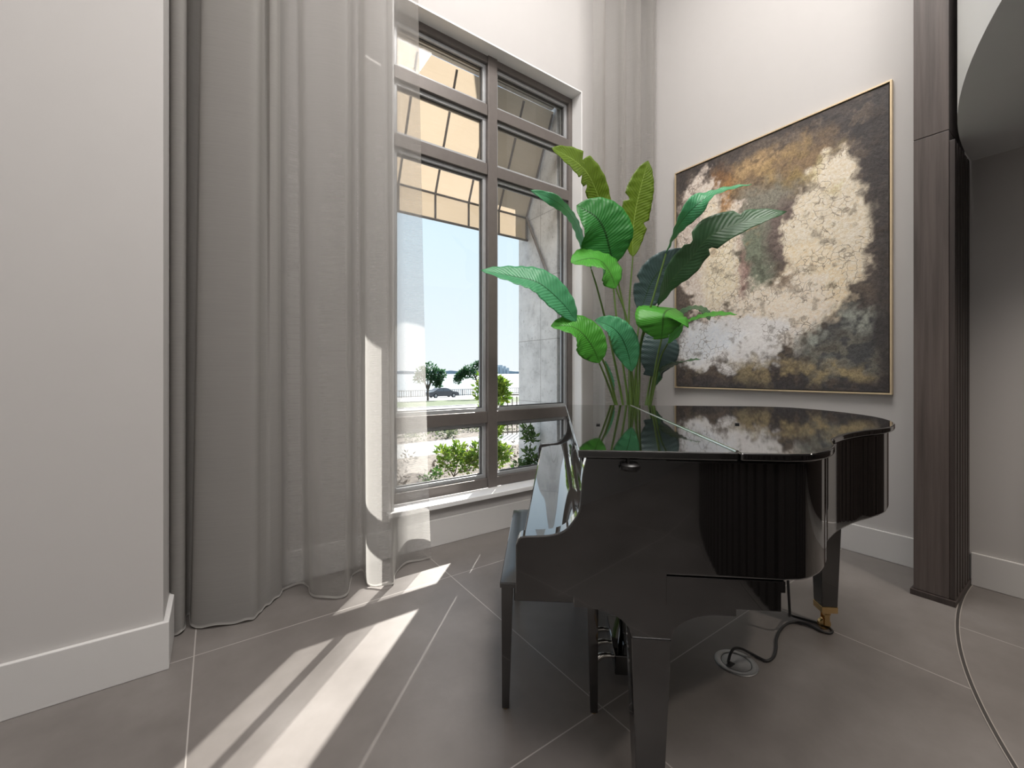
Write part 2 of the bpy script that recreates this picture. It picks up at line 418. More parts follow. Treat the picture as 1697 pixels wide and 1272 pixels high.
tag(mb.build('trim_2', simple('inlay_edge', (.34, .31, .28, 1), .4)), 'pale metal edges of the curved floor inlay', 'floor inlay', kind='structure')
mb = MB()
nfl = 56; RF = 3.565; pts = []
for i in range(nfl):
    s0 = 122 + (202-122)*i/nfl; st = (202-122)/nfl
    for da, r in ((0, RF), (st*.62, RF), (st*.64, RF-.03), (st*.98, RF-.03)):
        a = R(s0+da); pts.append((CCX+r*math.cos(a), CCY+r*math.sin(a)))
back = arcpts(RF-.12, 202, 122, 60)
mb.prism(pts + back, lambda x, y: (x, y, 0), lambda x, y: (x, y, SZ))
tag(mb.build('wall_fluted', M['wood_dark']), 'dark fluted curved wood wall mirrored in the piano', 'wall', kind='structure')

mb = MB(); fp = []  # panelling out of view, added to darken the piano tail's reflection
yy = .10
while yy > -4.0:
    fp += [(WX-.055, yy), (WX-.055, yy-.044), (WX-.03, yy-.045), (WX-.03, yy-.069)]; yy -= .07
mb.prism(fp + [(WX-.019, yy), (WX-.019, .10)], lambda x, y: (x, y, .19), lambda x, y: (x, y, SZ-.001))
tag(mb.build('added_panelling', M['wood_dark']), 'unseen fluted dark wood panelling added for the reflection in the piano tail', 'panelling', kind='structure')
# wood fin with fluted flank
fin = empty('column', (3.34, .53, 0)); tag(fin, 'tall dark wood fin column with fluted flank beside the painting', 'column', kind='structure')
def fb(name, x0, x1, y0, y1, z0, z1, mat, bev=.0015):
    mb = MB(); mb.box(x0-3.34, x1-3.34, y0-.53, y1-.53, z0, z1); return mb.build(name, mat, fin, bevel=bev)
FX = 3.13; FY0, FY1 = .475, .612
SEAM = 2.485
fb('lower_panel', FX, WX-.001, FY0, FY1, .032, SEAM-.002, M['wood'])
fb('upper_panel', FX, WX-.001, FY0, FY1, SEAM+.002, CEIL-.001, M['wood'])
fb('plinth', FX-.012, WX-.001, FY0-.026, FY1+.012, 0.0005, .03, M['wood_dark'])
for i in range(6):
    x0 = FX+.004+i*.070
    mb = MB(); mb.box(x0-3.34, x0+.044-3.34, FY0-.022-.53, FY0-.53, .031, SZ-.002); mb.build('flute', M['wood_dark'], fin, bevel=.002)

# ---------------------------------------------------------------- window_1
win = empty('window_1', (1.82, 2.88, 0)); tag(win, 'tall brown metal window with eight panes and white sill', 'window', kind='structure')
ox, oy = 1.82, 2.88
FYa, FYb = 2.835, 2.945
xs = [WL, WL+.055, 1.765, 1.845, WR-.055, WR]
zs = [(WB, WB+.075), (.815, .905), (2.785, 2.875), (3.255, 3.345), (WT-.065, WT)]
mb = MB()
mb.box(WL-ox, WL+.055-ox, FYa-oy, FYb-oy, WB, WT); mb.box(WR-.055-ox, WR-ox, FYa-oy, FYb-oy, WB, WT)
mb.box(1.762-ox, 1.848-ox, FYa-.012-oy, FYb-oy, WB, WT)
for z0, z1 in zs:
    mb.box(WL+.055-ox, 1.762-ox, FYa-oy, FYb-oy, z0, z1); mb.box(1.848-ox, WR-.055-ox, FYa-oy, FYb-oy, z0, z1)
mb.build('window_frame', M['alu'], win, bevel=.003)
for (x0, x1) in ((WL+.055, 1.762), (1.848, WR-.055)):
    for i in range(4):
        z0, z1 = zs[i][1], zs[i+1][0]
        sash = MB()
        bw = .028; ya, yb = 2.862-oy, 2.925-oy
        sash.box(x0-ox, x1-ox, ya, yb, z0, z0+bw); sash.box(x0-ox, x1-ox, ya, yb, z1-bw, z1)
        sash.box(x0-ox, x0+bw-ox, ya, yb, z0+bw, z1-bw); sash.box(x1-bw-ox, x1-ox, ya, yb, z0+bw, z1-bw)
        so_ = sash.build('sash', M['alu_light'], win, bevel=.002)
        g = MB(); w_ = .008; x0b, x1b, z0b, z1b = x0+bw-ox, x1-bw-ox, z0+bw, z1-bw
        g.box(x0b, x1b, 2.88-oy, 2.90-oy, z0b, z0b+w_); g.box(x0b, x1b, 2.88-oy, 2.90-oy, z1b-w_, z1b)
        g.box(x0b, x0b+w_, 2.88-oy, 2.90-oy, z0b+w_, z1b-w_); g.box(x1b-w_, x1b, 2.88-oy, 2.90-oy, z0b+w_, z1b-w_)
        g.build('gasket', M['alu_dark'], so_)
        pn = MB(); pn.box(x0b, x1b, 2.887-oy, 2.893-oy, z0b, z1b)
        pn.build('pane', M['glass'], so_)
mb = MB(); mb.box(WL-.04-ox, WR+.04-ox, 2.675-oy, FYa-oy, WB-.034, WB); mb.build('window_sill', M['stone_sill'], win, bevel=.004)
mb = MB()
for x0, x1 in ((WL, WL+.012), (WR-.012, WR)): mb.box(x0-ox, x1-ox, WY-.002-oy, FYa-oy, WB, WT)
mb.box(WL+.012-ox, WR-.012-ox, WY-.002-oy, FYa-oy, WT-.012, WT)
mb.build('reveal', M['stone_sill'], win)

# ---------------------------------------------------------------- sheer curtains
def curtain(name, bottom, top, z0s, ztop, nu, label, mat, amp=.0022, seed=1):
    rnd = random.Random(seed)
    B = catmull([(x, y, 0) for x, y in bottom], nu); Tt = catmull([(x, y, 0) for x, y in top], nu)
    c0 = B[nu//2]
    root = empty(name, (c0.x, c0.y, 0)); tag(root, label, 'curtain')
    nz = 60
    fr = [(rnd.uniform(2, 7), rnd.uniform(0, 6.28), rnd.uniform(.3, 1)) for _ in range(6)]
    vs = []; fs = []
    for j in range(nz):
        v = j/(nz-1)
        for i in range(nu):
            u = i/(nu-1)
            z0 = z0s(u) + .004*math.sin(u*70+1)
            w = v**.75
            p = B[i].lerp(Tt[i], w)
            n = (B[min(i+1, nu-1)] - B[max(i-1, 0)]).normalized()
            nn = Vector((-n.y, n.x, 0))
            a = sum(k*math.sin(f*u*6.28+ph+v*1.3) for f, ph, k in fr)*amp*(1-.5*v)
            p = p + nn*a
            vs.append((p.x-c0.x, p.y-c0.y, z0 + (ztop-z0)*v))
    for j in range(nz-1):
        for i in range(nu-1): fs.append((j*nu+i, j*nu+i+1, (j+1)*nu+i+1, (j+1)*nu+i))
    mb = MB(); mb.add(vs, fs); mb.build('panel', mat, root, smooth=180)
    mb = MB()
    hv = []; 
    for j in range(4):
        for i in range(nu):
            q = vs[i]; hv.append((q[0], q[1]-.0015, q[2] + .010*j/3 + .0005))
    mb.add(hv, [(j*nu+i, j*nu+i+1, (j+1)*nu+i+1, (j+1)*nu+i) for j in range(3) for i in range(nu-1)])
    mb.build('hem', M['sheer_hem'], root, smooth=180)
    mb = MB(); mb.tube([(vs[i][0], vs[i][1], vs[i][2]) for i in range(nu)], .0028, 6); mb.build('weight_cord', M['sheer_hem'], root, smooth=60)
    return root
def cpx(l): return [(ony(px, HY, Y).x, Y) for px, Y in l]      # fold turning points: sight line and distance to the glass wall
lb = cpx([(283,2.66),(280,2.56),(284,2.48),(300,2.47),(307,2.52),(309,2.62),(316,2.64),(317,2.55),(319,2.50),(345,2.455),(385,2.42),(412,2.405),(424,2.42),(432,2.46),(440,2.50),(450,2.53),(462,2.57),(467,2.60)])
lt = cpx([(284,2.66),(281,2.56),(285,2.48),(303,2.47),(311,2.52),(313,2.62),(342,2.66),(343,2.56),(346,2.49),(375,2.46),(410,2.43),(428,2.43),(434,2.47),(437,2.56),(442,2.60),(446,2.53),(455,2.50),(462,2.54)])
curtain('linen_curtain', lb, lt, lambda u: .012, CEIL-.02, 300, 'dense grey linen curtain hanging against the projecting pale wall', M['linen'], seed=3)
lb = cpx([(464,2.60),(475,2.64),(490,2.645),(505,2.64),(512,2.58),(514,2.50),(530,2.43),(555,2.38),(574,2.365),(578,2.39),(579,2.48),(584,2.58),(595,2.61),(604,2.58),(607,2.50),(609,2.42),(625,2.37),(645,2.345),(653,2.36),(655,2.42),(660,2.50),(675,2.55),(700,2.54),(715,2.52)])
lt = cpx([(461,2.56),(470,2.62),(478,2.64),(488,2.64),(492,2.58),(494,2.52),(512,2.50),(545,2.46),(572,2.44),(577,2.46),(579,2.52),(584,2.60),(590,2.62),(594,2.60),(596,2.54),(600,2.49),(615,2.46),(630,2.45),(636,2.46),(638,2.50),(645,2.53),(655,2.54),(670,2.53),(684,2.52)])
curtain('sheer_curtain', lb, lt, lambda u: .012, CEIL-.02, 400, 'sheer white grey curtain with sunlit folds over the left edge of the window', M['sheer'], seed=4)
rb = [(2.60,2.50),(2.66,2.48),(2.74,2.50),(2.80,2.56),(2.83,2.60),(2.86,2.52),(2.90,2.44),(2.96,2.45),(3.0,2.55),(3.04,2.60),(3.08,2.52),(3.13,2.44),(3.18,2.47),(3.22,2.57),(3.27,2.60),(3.30,2.50),(3.35,2.44),(3.40,2.48),(3.43,2.58),(3.47,2.60),(3.50,2.52)]
curtain('sheer_curtain', rb, rb, lambda u: .012, CEIL-.02, 260, 'narrow grey sheer curtain in the corner behind the tall plant', M['sheer'], seed=5)

# ---------------------------------------------------------------- painting
def vnoise(nx, ny, cells, seed, octaves=5, aspect=1.3):
    r = np.random.RandomState(seed); out = np.zeros((ny, nx)); amp = 1; tot = 0
    u = np.linspace(0, 1, nx)[None, :]; v = np.linspace(0, 1, ny)[:, None]
    for o in range(octaves):
        c = cells*2**o; g = r.rand(int(c*aspect)+3, c+3)
        fx = u*c + 0*v; fy = v*c*aspect + 0*u; ix = fx.astype(int); iy = fy.astype(int)
        tx = fx-ix; ty = fy-iy; tx = tx*tx*(3-2*tx); ty = ty*ty*(3-2*ty)
        a = g[iy, ix]*(1-tx)+g[iy, ix+1]*tx; b_ = g[iy+1, ix]*(1-tx)+g[iy+1, ix+1]*tx
        out += amp*(a*(1-ty)+b_*ty); tot += amp; amp *= .55
    return out/tot
PW, PH = 1.551, 2.012; NX, NY = 230, 300
def paint_colors():
    U = np.linspace(0, 1, NX)[None, :]+np.zeros((NY, 1)); V = np.linspace(0, 1, NY)[:, None]+np.zeros((1, NX))
    w1 = vnoise(NX, NY, 4, 1)-.5; w2_ = vnoise(NX, NY, 4, 2)-.5; f1 = vnoise(NX, NY, 10, 3, 5); f2 = vnoise(NX, NY, 26, 4, 4); f3 = vnoise(NX, NY, 5, 9, 6)
    u = U + w1*.16 + (vnoise(NX, NY, 22, 6, 4)-.5)*.06; v = V + w2_*.14 + (vnoise(NX, NY, 22, 8, 4)-.5)*.06
    L = lambda r, g, b_: np.array(srgb(r, g, b_)[:3])
    C = np.zeros((NY, NX, 3)); C[:] = L(66, 61, 60)
    def lay(mask, col, k=1.0):
        nonlocal C
        mk = np.clip(mask*k, 0, 1)[..., None]; C = C*(1-mk)+L(*col)*mk
    def ell(cx, cy, rx, ry, soft=.25, ang=0):
        a = math.radians(ang); x = (u-cx); y = (v-cy)*PH/PW
        xr = x*math.cos(a)+y*math.sin(a); yr = -x*math.sin(a)+y*math.cos(a)
        d = np.sqrt((xr/rx)**2+(yr/ry)**2) + (f2-.5)*.55 + (f1-.5)*.35
        return np.clip((1+soft*.7-d)/(1.4*soft), 0, 1)
    sm = lambda x, lo, hi: np.clip((x-lo)/(hi-lo), 0, 1)
    lay(sm(f3, .42, .62), (98, 89, 82), .7)
    lay(sm(f1, .52, .66), (48, 46, 48), .7)
    lay(sm(f2, .56, .66), (120, 108, 96), .5)
    lay(ell(.50, .80, .30, .17, .5), (124, 104, 80), .9)                     # ochre cloud, top
    lay(ell(.42, .88, .22, .10, .5)*sm(f1, .42, .6), (165, 140, 104), .9)
    lay(ell(.62, .80, .12, .12, .6)*sm(f1, .4, .6), (130, 112, 72), .8)
    lay(ell(.30, .88, .08, .10, .5), (120, 88, 58), .7)
    lay(ell(.50, .60, .20, .26, .35), (122, 120, 110), .95)                  # grey green centre
    lay(ell(.47, .50, .14, .20, .4)*sm(f1, .4, .55), (112, 120, 104), .9)
    lay(ell(.62, .58, .09, .18, .5), (104, 88, 86), .8)
    lay(ell(.44, .62, .06, .10, .5)*sm(f2, .4, .6), (160, 132, 96), .7)
    lay(ell(.20, .60, .20, .44, .12, 6), (206, 194, 184), .95)                  # left pale sail
    lay(ell(.14, .60, .10, .34, .6)*sm(f1, .4, .6), (172, 158, 154), .8)
    lay(ell(.27, .58, .10, .30, .5, 6), (222, 210, 184), .85)
    lay(ell(.30, .74, .035, .22, .5, -14)*sm(f2, .3, .5), (150, 112, 70), .85)  # rust seam
    lay(ell(.40, .46, .03, .14, .6), (140, 108, 104), .7)
    lay(ell(.79, .58, .16, .30, .16, -4), (222, 210, 190), .97)                 # right crackled column
    lay(ell(.78, .76, .10, .12, .4)*sm(f1, .45, .6), (186, 172, 132), .8)
    lay(ell(.72, .38, .17, .17, .2), (228, 212, 186), .95)
    lay(ell(.55, .30, .24, .20, .2, 30), (228, 216, 200), .95)
    lay(ell(.32, .185, .34, .15, .2, 8), (222, 220, 220), .97)                   # white foot, lower left
    lay(ell(.20, .19, .18, .09, .5), (222, 227, 234), .9)
    lay(ell(.60, .44, .07, .05, .5)*sm(f2, .42, .55), (110, 92, 76), .8)
    lay(ell(.84, .16, .20, .14, .3, 20), (72, 74, 76), .9)                      # slate, lower right
    lay(ell(.82, .20, .16, .10, .4, 20)*sm(f1, .45, .6), (150, 155, 148), .9)
    lay(ell(.92, .26, .07, .08, .5)*sm(f2, .4, .6), (150, 154, 146), .8)
    lay(ell(.66, .06, .30, .06, .5)*sm(f1, .38, .52), (152, 138, 106), .9)
    lay(ell(.84, .12, .20, .10, .5)*sm(f2, .45, .55), (120, 118, 108), .7)
    lay(ell(.35, .06, .26, .035, .5)*sm(f1, .5, .65), (128, 118, 96), .7)
    lay(sm(.045-V, 0, .05), (56, 56, 60), .8); lay(sm(V-.96, 0, .05), (60, 54, 52), .7)
    lay(sm(U-.93+w1*.1, 0, .04), (56, 52, 52), .85)
    lay(sm(.035-U+w2_*.05, 0, .03), (70, 64, 62), .7)
    lay(sm(f2, .62, .72), (60, 52, 48), .45)
    lay(sm(f2, .28, .38)*-1+1, (0, 0, 0), 0)
    C = np.clip((C-.12)*1.12+.13, .012, .92)
    return C, f1, f2
C, pf1, pf2 = paint_colors()
m, t, b = newmat('painted_canvas')
at = nd(t, 'ShaderNodeVertexColor', layer_name='pigment')
oc = objc(t)
vo = nd(t, 'ShaderNodeTexVoronoi', feature='DISTANCE_TO_EDGE'); vo.inputs['Scale'].default_value = 19
nz = nd(t, 'ShaderNodeTexNoise'); nz.inputs['Scale'].default_value = 9; t.links.new(oc, nz.inputs['Vector'])
vm = nd(t, 'ShaderNodeVectorMath'); vm.operation = 'MULTIPLY_ADD'; t.links.new(nz.outputs['Color'], vm.inputs[0]); vm.inputs[1].default_value = (.12, .12, .12); t.links.new(oc, vm.inputs[2])
t.links.new(vm.outputs[0], vo.inputs['Vector'])
crk = mathn(t, 'LESS_THAN', vo.outputs['Distance'], .035)
lum = nd(t, 'ShaderNodeRGBToBW'); t.links.new(at.outputs[0], lum.inputs[0])
crk = mathn(t, 'MULTIPLY', crk, mathn(t, 'GREATER_THAN', lum.outputs[0], .38))
crk = mathn(t, 'MULTIPLY', crk, mathn(t, 'GREATER_THAN', noise(t, oc, 4.5, 3), .50))
spk = noise(t, oc, 55, 5, .75)
c = mixc(t, mathn(t, 'MULTIPLY', crk, .55), at.outputs[0], (.10, .075, .055, 1))
c = mixc(t, .5, c, ramp(t, spk, [(.35, (.16, .15, .14, 1)), (.62, (.90, .88, .85, 1))]), 'OVERLAY')
t.links.new(c, b.inputs['Base Color']); b.inputs['Roughness'].default_value = .6
bump(t, b, mathn(t, 'SUBTRACT', spk, mathn(t, 'MULTIPLY', crk, .5)), .35, .01)
M['art'] = m
PYR, PYL, PZ0 = .7875, 2.339, 1.072
pic = empty('painting', (WX, (PYL+PYR)/2, PZ0)); tag(pic, 'large abstract painting in grey, cream and ochre in a slim gold frame', 'painting')
def pl(u, v, x): return (x, (PYL-PYR)/2 - u*PW, v*PH)      # local to the empty, u runs from the window side
x_c = -.026; mg = .017
vs_ = []; 
for j in range(NY):
    for i in range(NX):
        u = mg/PW + (1-2*mg/PW)*i/(NX-1); v = mg/PH + (1-2*mg/PH)*j/(NY-1)
        q = pl(u, v, x_c - .004*(pf1[j, i]-.5) - .003*(pf2[j, i]-.5)); vs_.append(q)
fs_ = [(j*NX+i, j*NX+i+1, (j+1)*NX+i+1, (j+1)*NX+i) for j in range(NY-1) for i in range(NX-1)]
# canvas edge back to the stretcher
mb = MB(); mb.add(vs_, fs_)
rimi = [i for i in range(NX)] + [j*NX+NX-1 for j in range(1, NY)] + [(NY-1)*NX+i for i in range(NX-2, -1, -1)] + [j*NX for j in range(NY-2, 0, -1)]
k0 = len(mb.v); mb.v += [(-.006, mb.v[i][1], mb.v[i][2]) for i in rimi]
nr = len(rimi); mb.f += [(rimi[i], rimi[(i+1) % nr], k0+(i+1) % nr, k0+i) for i in range(nr)]
cv = mb.build('canvas', M['art'], pic, smooth=40)
ca = cv.data.color_attributes.new('pigment', 'FLOAT_COLOR', 'POINT')
cols = np.ones((len(mb.v), 4), np.float32); cols[:, :3] = .02; cols[:NX*NY, :3] = C.reshape(-1, 3); cols[k0:, :3] = .03
ca.data.foreach_set('color', cols.ravel())
mb = MB(); fw = .011
a, c_ = PW/2, PH
for (y0, y1, z0, z1) in ((-a, a, 0, fw), (-a, a, c_-fw, c_), (-a, -a+fw, fw, c_-fw), (a-fw, a, fw, c_-fw)):
    mb.box(-.034, -.001, y0, y1, z0, z1)
mb.build('frame', M['gold'], pic, bevel=.0012)
mb = MB(); mb.box(-.005, -.0008, -a+fw, a-fw, fw, c_-fw); mb.build('backing', M['dark_gap'], pic)

# ---------------------------------------------------------------- grand piano (local x to the tail, y from treble to bass, z up)
BETA = R(6.0)
pw = w2(.163, 1.022); PRZ = math.atan2(CR[1], CR[0]) - BETA
piano = empty('grand_piano', (pw[0], pw[1], 0), PRZ)
tag(piano, 'black lacquered baby grand piano with closed lid in front of the painting', 'piano')
LQ = M['lacquer']
lid_curve = [(.50,.035),(.565,.05),(.625,.095),(.675,.155),(.71,.215),(.745,.275),(.795,.335),(.865,.405),(.965,.485),(1.06,.545),(1.135,.60),(1.20,.67),(1.262,.755),(1.315,.86),(1.350,.98),(1.358,1.10),(1.342,1.24),(1.295,1.385),(1.215,1.485),(1.10,1.525),(.98,1.53)]
cv_ = [(p.x, p.y) for p in catmull([(x, y, 0) for x, y in lid_curve], 150)]
outline = [(.0, .035)] + cv_ + [(.0, 1.53)]
def offset(poly, d):
    n = len(poly); out = []
    for i in range(n):
        p0, p1, p2 = Vector(poly[i-1]), Vector(poly[i]), Vector(poly[(i+1) % n])
        e1 = (p1-p0).normalized(); e2 = (p2-p1).normalized()
        n1 = Vector((-e1.y, e1.x)); n2 = Vector((-e2.y, e2.x)); nn = (n1+n2)
        nn = nn/max(nn.dot(n1), .3)*1.0 if nn.length > 1e-6 else n1
        out.append(tuple(p1 + nn*d))
    return out
FOLD = .388
def zf(z): return lambda x, y: (x, y, z)
LZ0, LZ1 = 1.0, 1.02
mainl = [(FOLD+.002, .035)] + cv_ + [(FOLD+.002, 1.53)]
mb = MB(); mb.prism(mainl, zf(LZ0), zf(LZ1)); mb.build('lid', LQ, piano, smooth=30, bevel=.006, seg=3)
mb = MB(); mb.box(.0, FOLD-.002, .035, 1.53, LZ0, LZ1); mb.build('front_lid', LQ, piano, bevel=.004, seg=3)
mb = MB(); mb.tube([(FOLD, .05, LZ1), (FOLD, 1.525, LZ1)], .0045, 8); mb.build('lid_hinge', M['chrome'], piano, smooth=60)
for (x, y) in ((.62, .62), (.10, .55)):
    mb = MB(); mb.box(x-.007, x+.007, y-.005, y+.005, LZ1, LZ1+.006); mb.build('lid_buffer', M['rubber'], piano, bevel=.0015)
RZ0 = .705; CT = .22
rim = offset(outline, .018)
rim = [(CT, rim[1][1])] + rim[1:-1] + [(CT, rim[-2][1])]
mb = MB(); mb.prism(rim, zf(RZ0), zf(.998)); mb.build('rim', LQ, piano, smooth=30, bevel=.008, seg=3, skip=lambda q: abs(q.x-CT) < .004)
yn, yf = rim[0][1], rim[-1][1]
# arms (cheeks): profile in x,z
prof = [(CT, .998), (.022, .998), (.012, .955), (.008, .905), (.003, .862), (-.018, .826), (-.04, .806), (-.075, .795), (-.14, .789), (-.153, .782), (-.160, .765), (-.160, .640), (CT, .640)]
pr2 = [(p.x, p.y) for p in catmull([(x, z, 0) for x, z in prof[1:10]], 50)]
cprof = [prof[0]] + pr2 + prof[10:]
for nm, y0, y1 in (('arm', yn, yn+.05), ('arm', yf-.05, yf)):
    mb = MB(); mb.prism(cprof, lambda x, z, y=y0: (x, y, z), lambda x, z, y=y1: (x, y, z)); mb.build(nm, LQ, piano, smooth=30, bevel=.008, seg=3, skip=lambda q: abs(q.x-CT) < .004 or q.z < .642)
fb_ = [(p.x, p.y) for p in catmull([(.045, .996, 0), (.036, .955, 0), (.030, .905, 0), (.018, .855, 0), (-.005, .818, 0), (-.04, .796, 0), (-.09, .787, 0), (-.138, .780, 0)], 50)]
mb = MB(); mb.prism(fb_ + [(-.143, .772), (-.143, .735), (.12, .735), (.12, .996)], lambda x, z: (x, yn+.051, z), lambda x, z: (x, yf-.051, z))
mb.build('key_lid', LQ, piano, smooth=30)
mb = MB(); mb.box(-.152, -.128, yn+.051, yf-.051, .690, .734); mb.build('key_slip', LQ, piano, bevel=.003)
mb = MB(); mb.box(-.150, .22, yn+.051, yf-.051, .640, .689); mb.build('key_bed', LQ, piano, bevel=.003)
mb = MB(); mb.box(.0215, .0235, .35, 1.22, .905, .99); mb.build('music_shelf_edge', M['lacquer'], piano)
# beams and inner frame under the rim
inner = offset(outline, .10)
ib = [(CT+.002, yn+.10), (.50, yn+.10), (.92, .66), (1.1, .9), (1.1, 1.42), (CT+.002, 1.42)]
mb = MB(); mb.prism(ib, zf(.66), zf(RZ0-.001)); mb.build('frame_beam', M['satin_black'], piano, bevel=.004)
mb = MB(); mb.prism([(CT+.0005, .630), (.492, .630), (.492, .676), (.502, .676), (.502, RZ0-.0005), (CT+.0005, RZ0-.0005)], lambda x, z: (x, yn+.0005, z), lambda x, z: (x, yn+.098, z))
mb.build('under_block', LQ, piano, bevel=.002, skip=lambda q: q.x < CT+.01)
def leg(x, y0, y1, shape_pts, name='leg'):
    mb = MB(); mb.prism(shape_pts, lambda a, z: (a, y0, z), lambda a, z: (a, y1, z)); return mb.build(name, LQ, piano, smooth=25, bevel=.003)
def legparts(cx, cy, w0, w1, t0, t1, zt, parent_shape, z0=.092):
    mb = MB(); mb.hexa([(cx-w1, cy-t1, z0+.03), (cx+w1, cy-t1, z0+.03), (cx+w1, cy+t1, z0+.03), (cx-w1, cy+t1, z0+.03)],
                       [(cx-w0, cy-t0, zt), (cx+w0, cy-t0, zt), (cx+w0, cy+t0, zt), (cx-w0, cy+t0, zt)])
    lg = mb.build('leg', LQ, piano, bevel=.003)
    mb = MB(); mb.hexa([(cx-w1-.001, cy-t1-.001, z0), (cx+w1+.001, cy-t1-.001, z0), (cx+w1+.001, cy+t1+.001, z0), (cx-w1-.001, cy+t1+.001, z0)],
                       [(cx-w1-.001, cy-t1-.001, z0+.0295), (cx+w1+.001, cy-t1-.001, z0+.0295), (cx+w1+.001, cy+t1+.001, z0+.0295), (cx-w1-.001, cy+t1+.001, z0+.0295)])
    mb.build('ferrule', M['brass'], lg, bevel=.002)
    mb = MB(); mb.lathe([(0, -.011), (.024, -.011), (.027, -.007), (.027, .007), (.024, .011), (0, .011)], 24, (cx-.006, cy, .0275), 'y')
    mb.box(cx-.012, cx+.010, cy-.017, cy-.013, .024, .08); mb.box(cx-.012, cx+.010, cy+.013, cy+.017, .024, .08); mb.box(cx-.014, cx+.014, cy-.017, cy+.017, .074, z0-.001)
    mb.build('caster', M['brass'], lg, smooth=35)
    return lg
def arch(cx, w, z1, zj, wl, wr, yy0, yy1):
    # bracket above a leg: straight plate with two concave flanks
    L_ = [(cx-w-wl*(1-math.cos(a)) if False else cx-w-wl+wl*math.sin(a), zj+(z1-zj)*math.cos(a)) for a in [R(90*i/14) for i in range(15)]]
    R_ = [(cx+w+wr-wr*math.sin(a), zj+(z1-zj)*math.cos(a)) for a in [R(90*i/14) for i in range(15)]]
    top = z1+.0276
    poly = [(cx-w-wl-.03, top), (cx-w-wl-.03, z1)] + L_ + list(reversed(R_)) + [(cx+w+wr+.04, z1), (cx+w+wr+.04, top)]
    mb = MB(); mb.prism(poly, lambda x, z: (x, yy0, z), lambda x, z: (x, yy1, z)); return mb.build('leg_bracket', LQ, piano, smooth=25, bevel=.002, skip=lambda q: q.z > z1+.02)
LCX = .184
ly = yn+.001
arch(LCX, .049, .612, .545, .115, .115, ly, ly+.10)
legparts(LCX, ly+.05, .049, .034, .05, .034, .5445, None)
arch(LCX, .049, .612, .545, .115, .115, yf-.112, yf-.012)
legparts(LCX, yf-.062, .049, .034, .05, .034, .5445, None)
legparts(1.215, 1.10, .048, .034, .048, .034, .659, None)
# lyre
ly0 = .75
lyre = MB()
lyre.box(.17, .30, ly0-.135, ly0+.135, .050, .125)
lo = lyre.build('pedal_lyre', LQ, piano, bevel=.004)
for dy in (-.05, .05):
    mb = MB(); mb.hexa([(.215, ly0+dy-.014, .1255), (.255, ly0+dy-.014, .1255), (.255, ly0+dy+.014, .1255), (.215, ly0+dy+.014, .1255)],
                       [(.17, ly0+dy*1.4-.014, .659), (.215, ly0+dy*1.4-.014, .659), (.215, ly0+dy*1.4+.014, .659), (.17, ly0+dy*1.4+.014, .659)]); mb.build('lyre_post', LQ, lo, bevel=.003)
for dy in (-.085, 0, .085):
    pth = catmull([(.18, ly0+dy, .088), (.155, ly0+dy, .092), (.125, ly0+dy, .088), (.105, ly0+dy, .074), (.085, ly0+dy, .070)], 14)
    mb = MB(); mb.tube(pth, [.0085, .0085, .0085, .009, .0095, .010, .011, .012, .013, .014, .0145, .0145, .012, .006], 12); mb.build('pedal', M['chrome'], lo, smooth=60)
for dy in (-.03, .03):
    mb = MB(); mb.tube([(.26, ly0+dy, .12), (.46, ly0+dy*1.5, .66)], .006, 8); mb.build('lyre_rod', M['chrome'], lo, smooth=60)
# lid lock lever near the top edge of the near side
mb = MB()
for q in range(1): mb.lathe([(0, -.010), (.018, -.010), (.024, -.004), (.024, .004), (.018, .008), (0, .008)], 20, (.13, yn-.012, .980))
mb.box(.105, .150, yn-.018, yn-.004, .972, .978); mb.box(.122, .128, yn-.014, yn-.001, .975, .999)
mb.build('lid_latch', M['satin_black'], piano, smooth=40)

# ---------------------------------------------------------------- piano bench
ba = math.atan2(.602, .486)
L1 = Vector((.8648, 1.2587)); L2 = Vector((1.1057, 1.0654))
ux = (L2-L1).normalized(); uy = Vector((math.cos(ba), math.sin(ba)))
bc = (L1+L2)/2 + uy*.37
bench = empty('piano_bench', (bc.x, bc.y, 0), ba-math.pi/2)
tag(bench, 'black piano bench with padded top tucked under the keyboard', 'bench')
hw, hl = .178, .400
mb = MB(); mb.box(-hw, hw, -hl, hl, .445, .462); mb.build('seat_board', LQ, bench, bevel=.003)
mb = MB(); n1, n2 = 12, 18; vs_ = []; 
for j in range(n2+1):
    for i in range(n1+1):
        a = -1+2*i/n1; b2 = -1+2*j/n2
        e1 = (1-abs(a)**8)*(1-abs(b2)**12)
        vs_.append((a*hw*.985, b2*hl*.99, .463+.022*e1**.5))
mb.add(vs_, [(j*(n1+1)+i, j*(n1+1)+i+1, (j+1)*(n1+1)+i+1, (j+1)*(n1+1)+i) for j in range(n2) for i in range(n1)])
mb.build('cushion', M['leather'], bench, smooth=60)
mb = MB()
for (x0, x1, y0, y1) in ((-hw+.02, -hw+.038, -hl+.05, hl-.05), (hw-.038, hw-.02, -hl+.05, hl-.05), (-hw+.05, hw-.05, -hl+.02, -hl+.038), (-hw+.05, hw-.05, hl-.038, hl-.02)):
    mb.box(x0, x1, y0, y1, .39, .4445)
mb.build('apron', LQ, bench, bevel=.002)
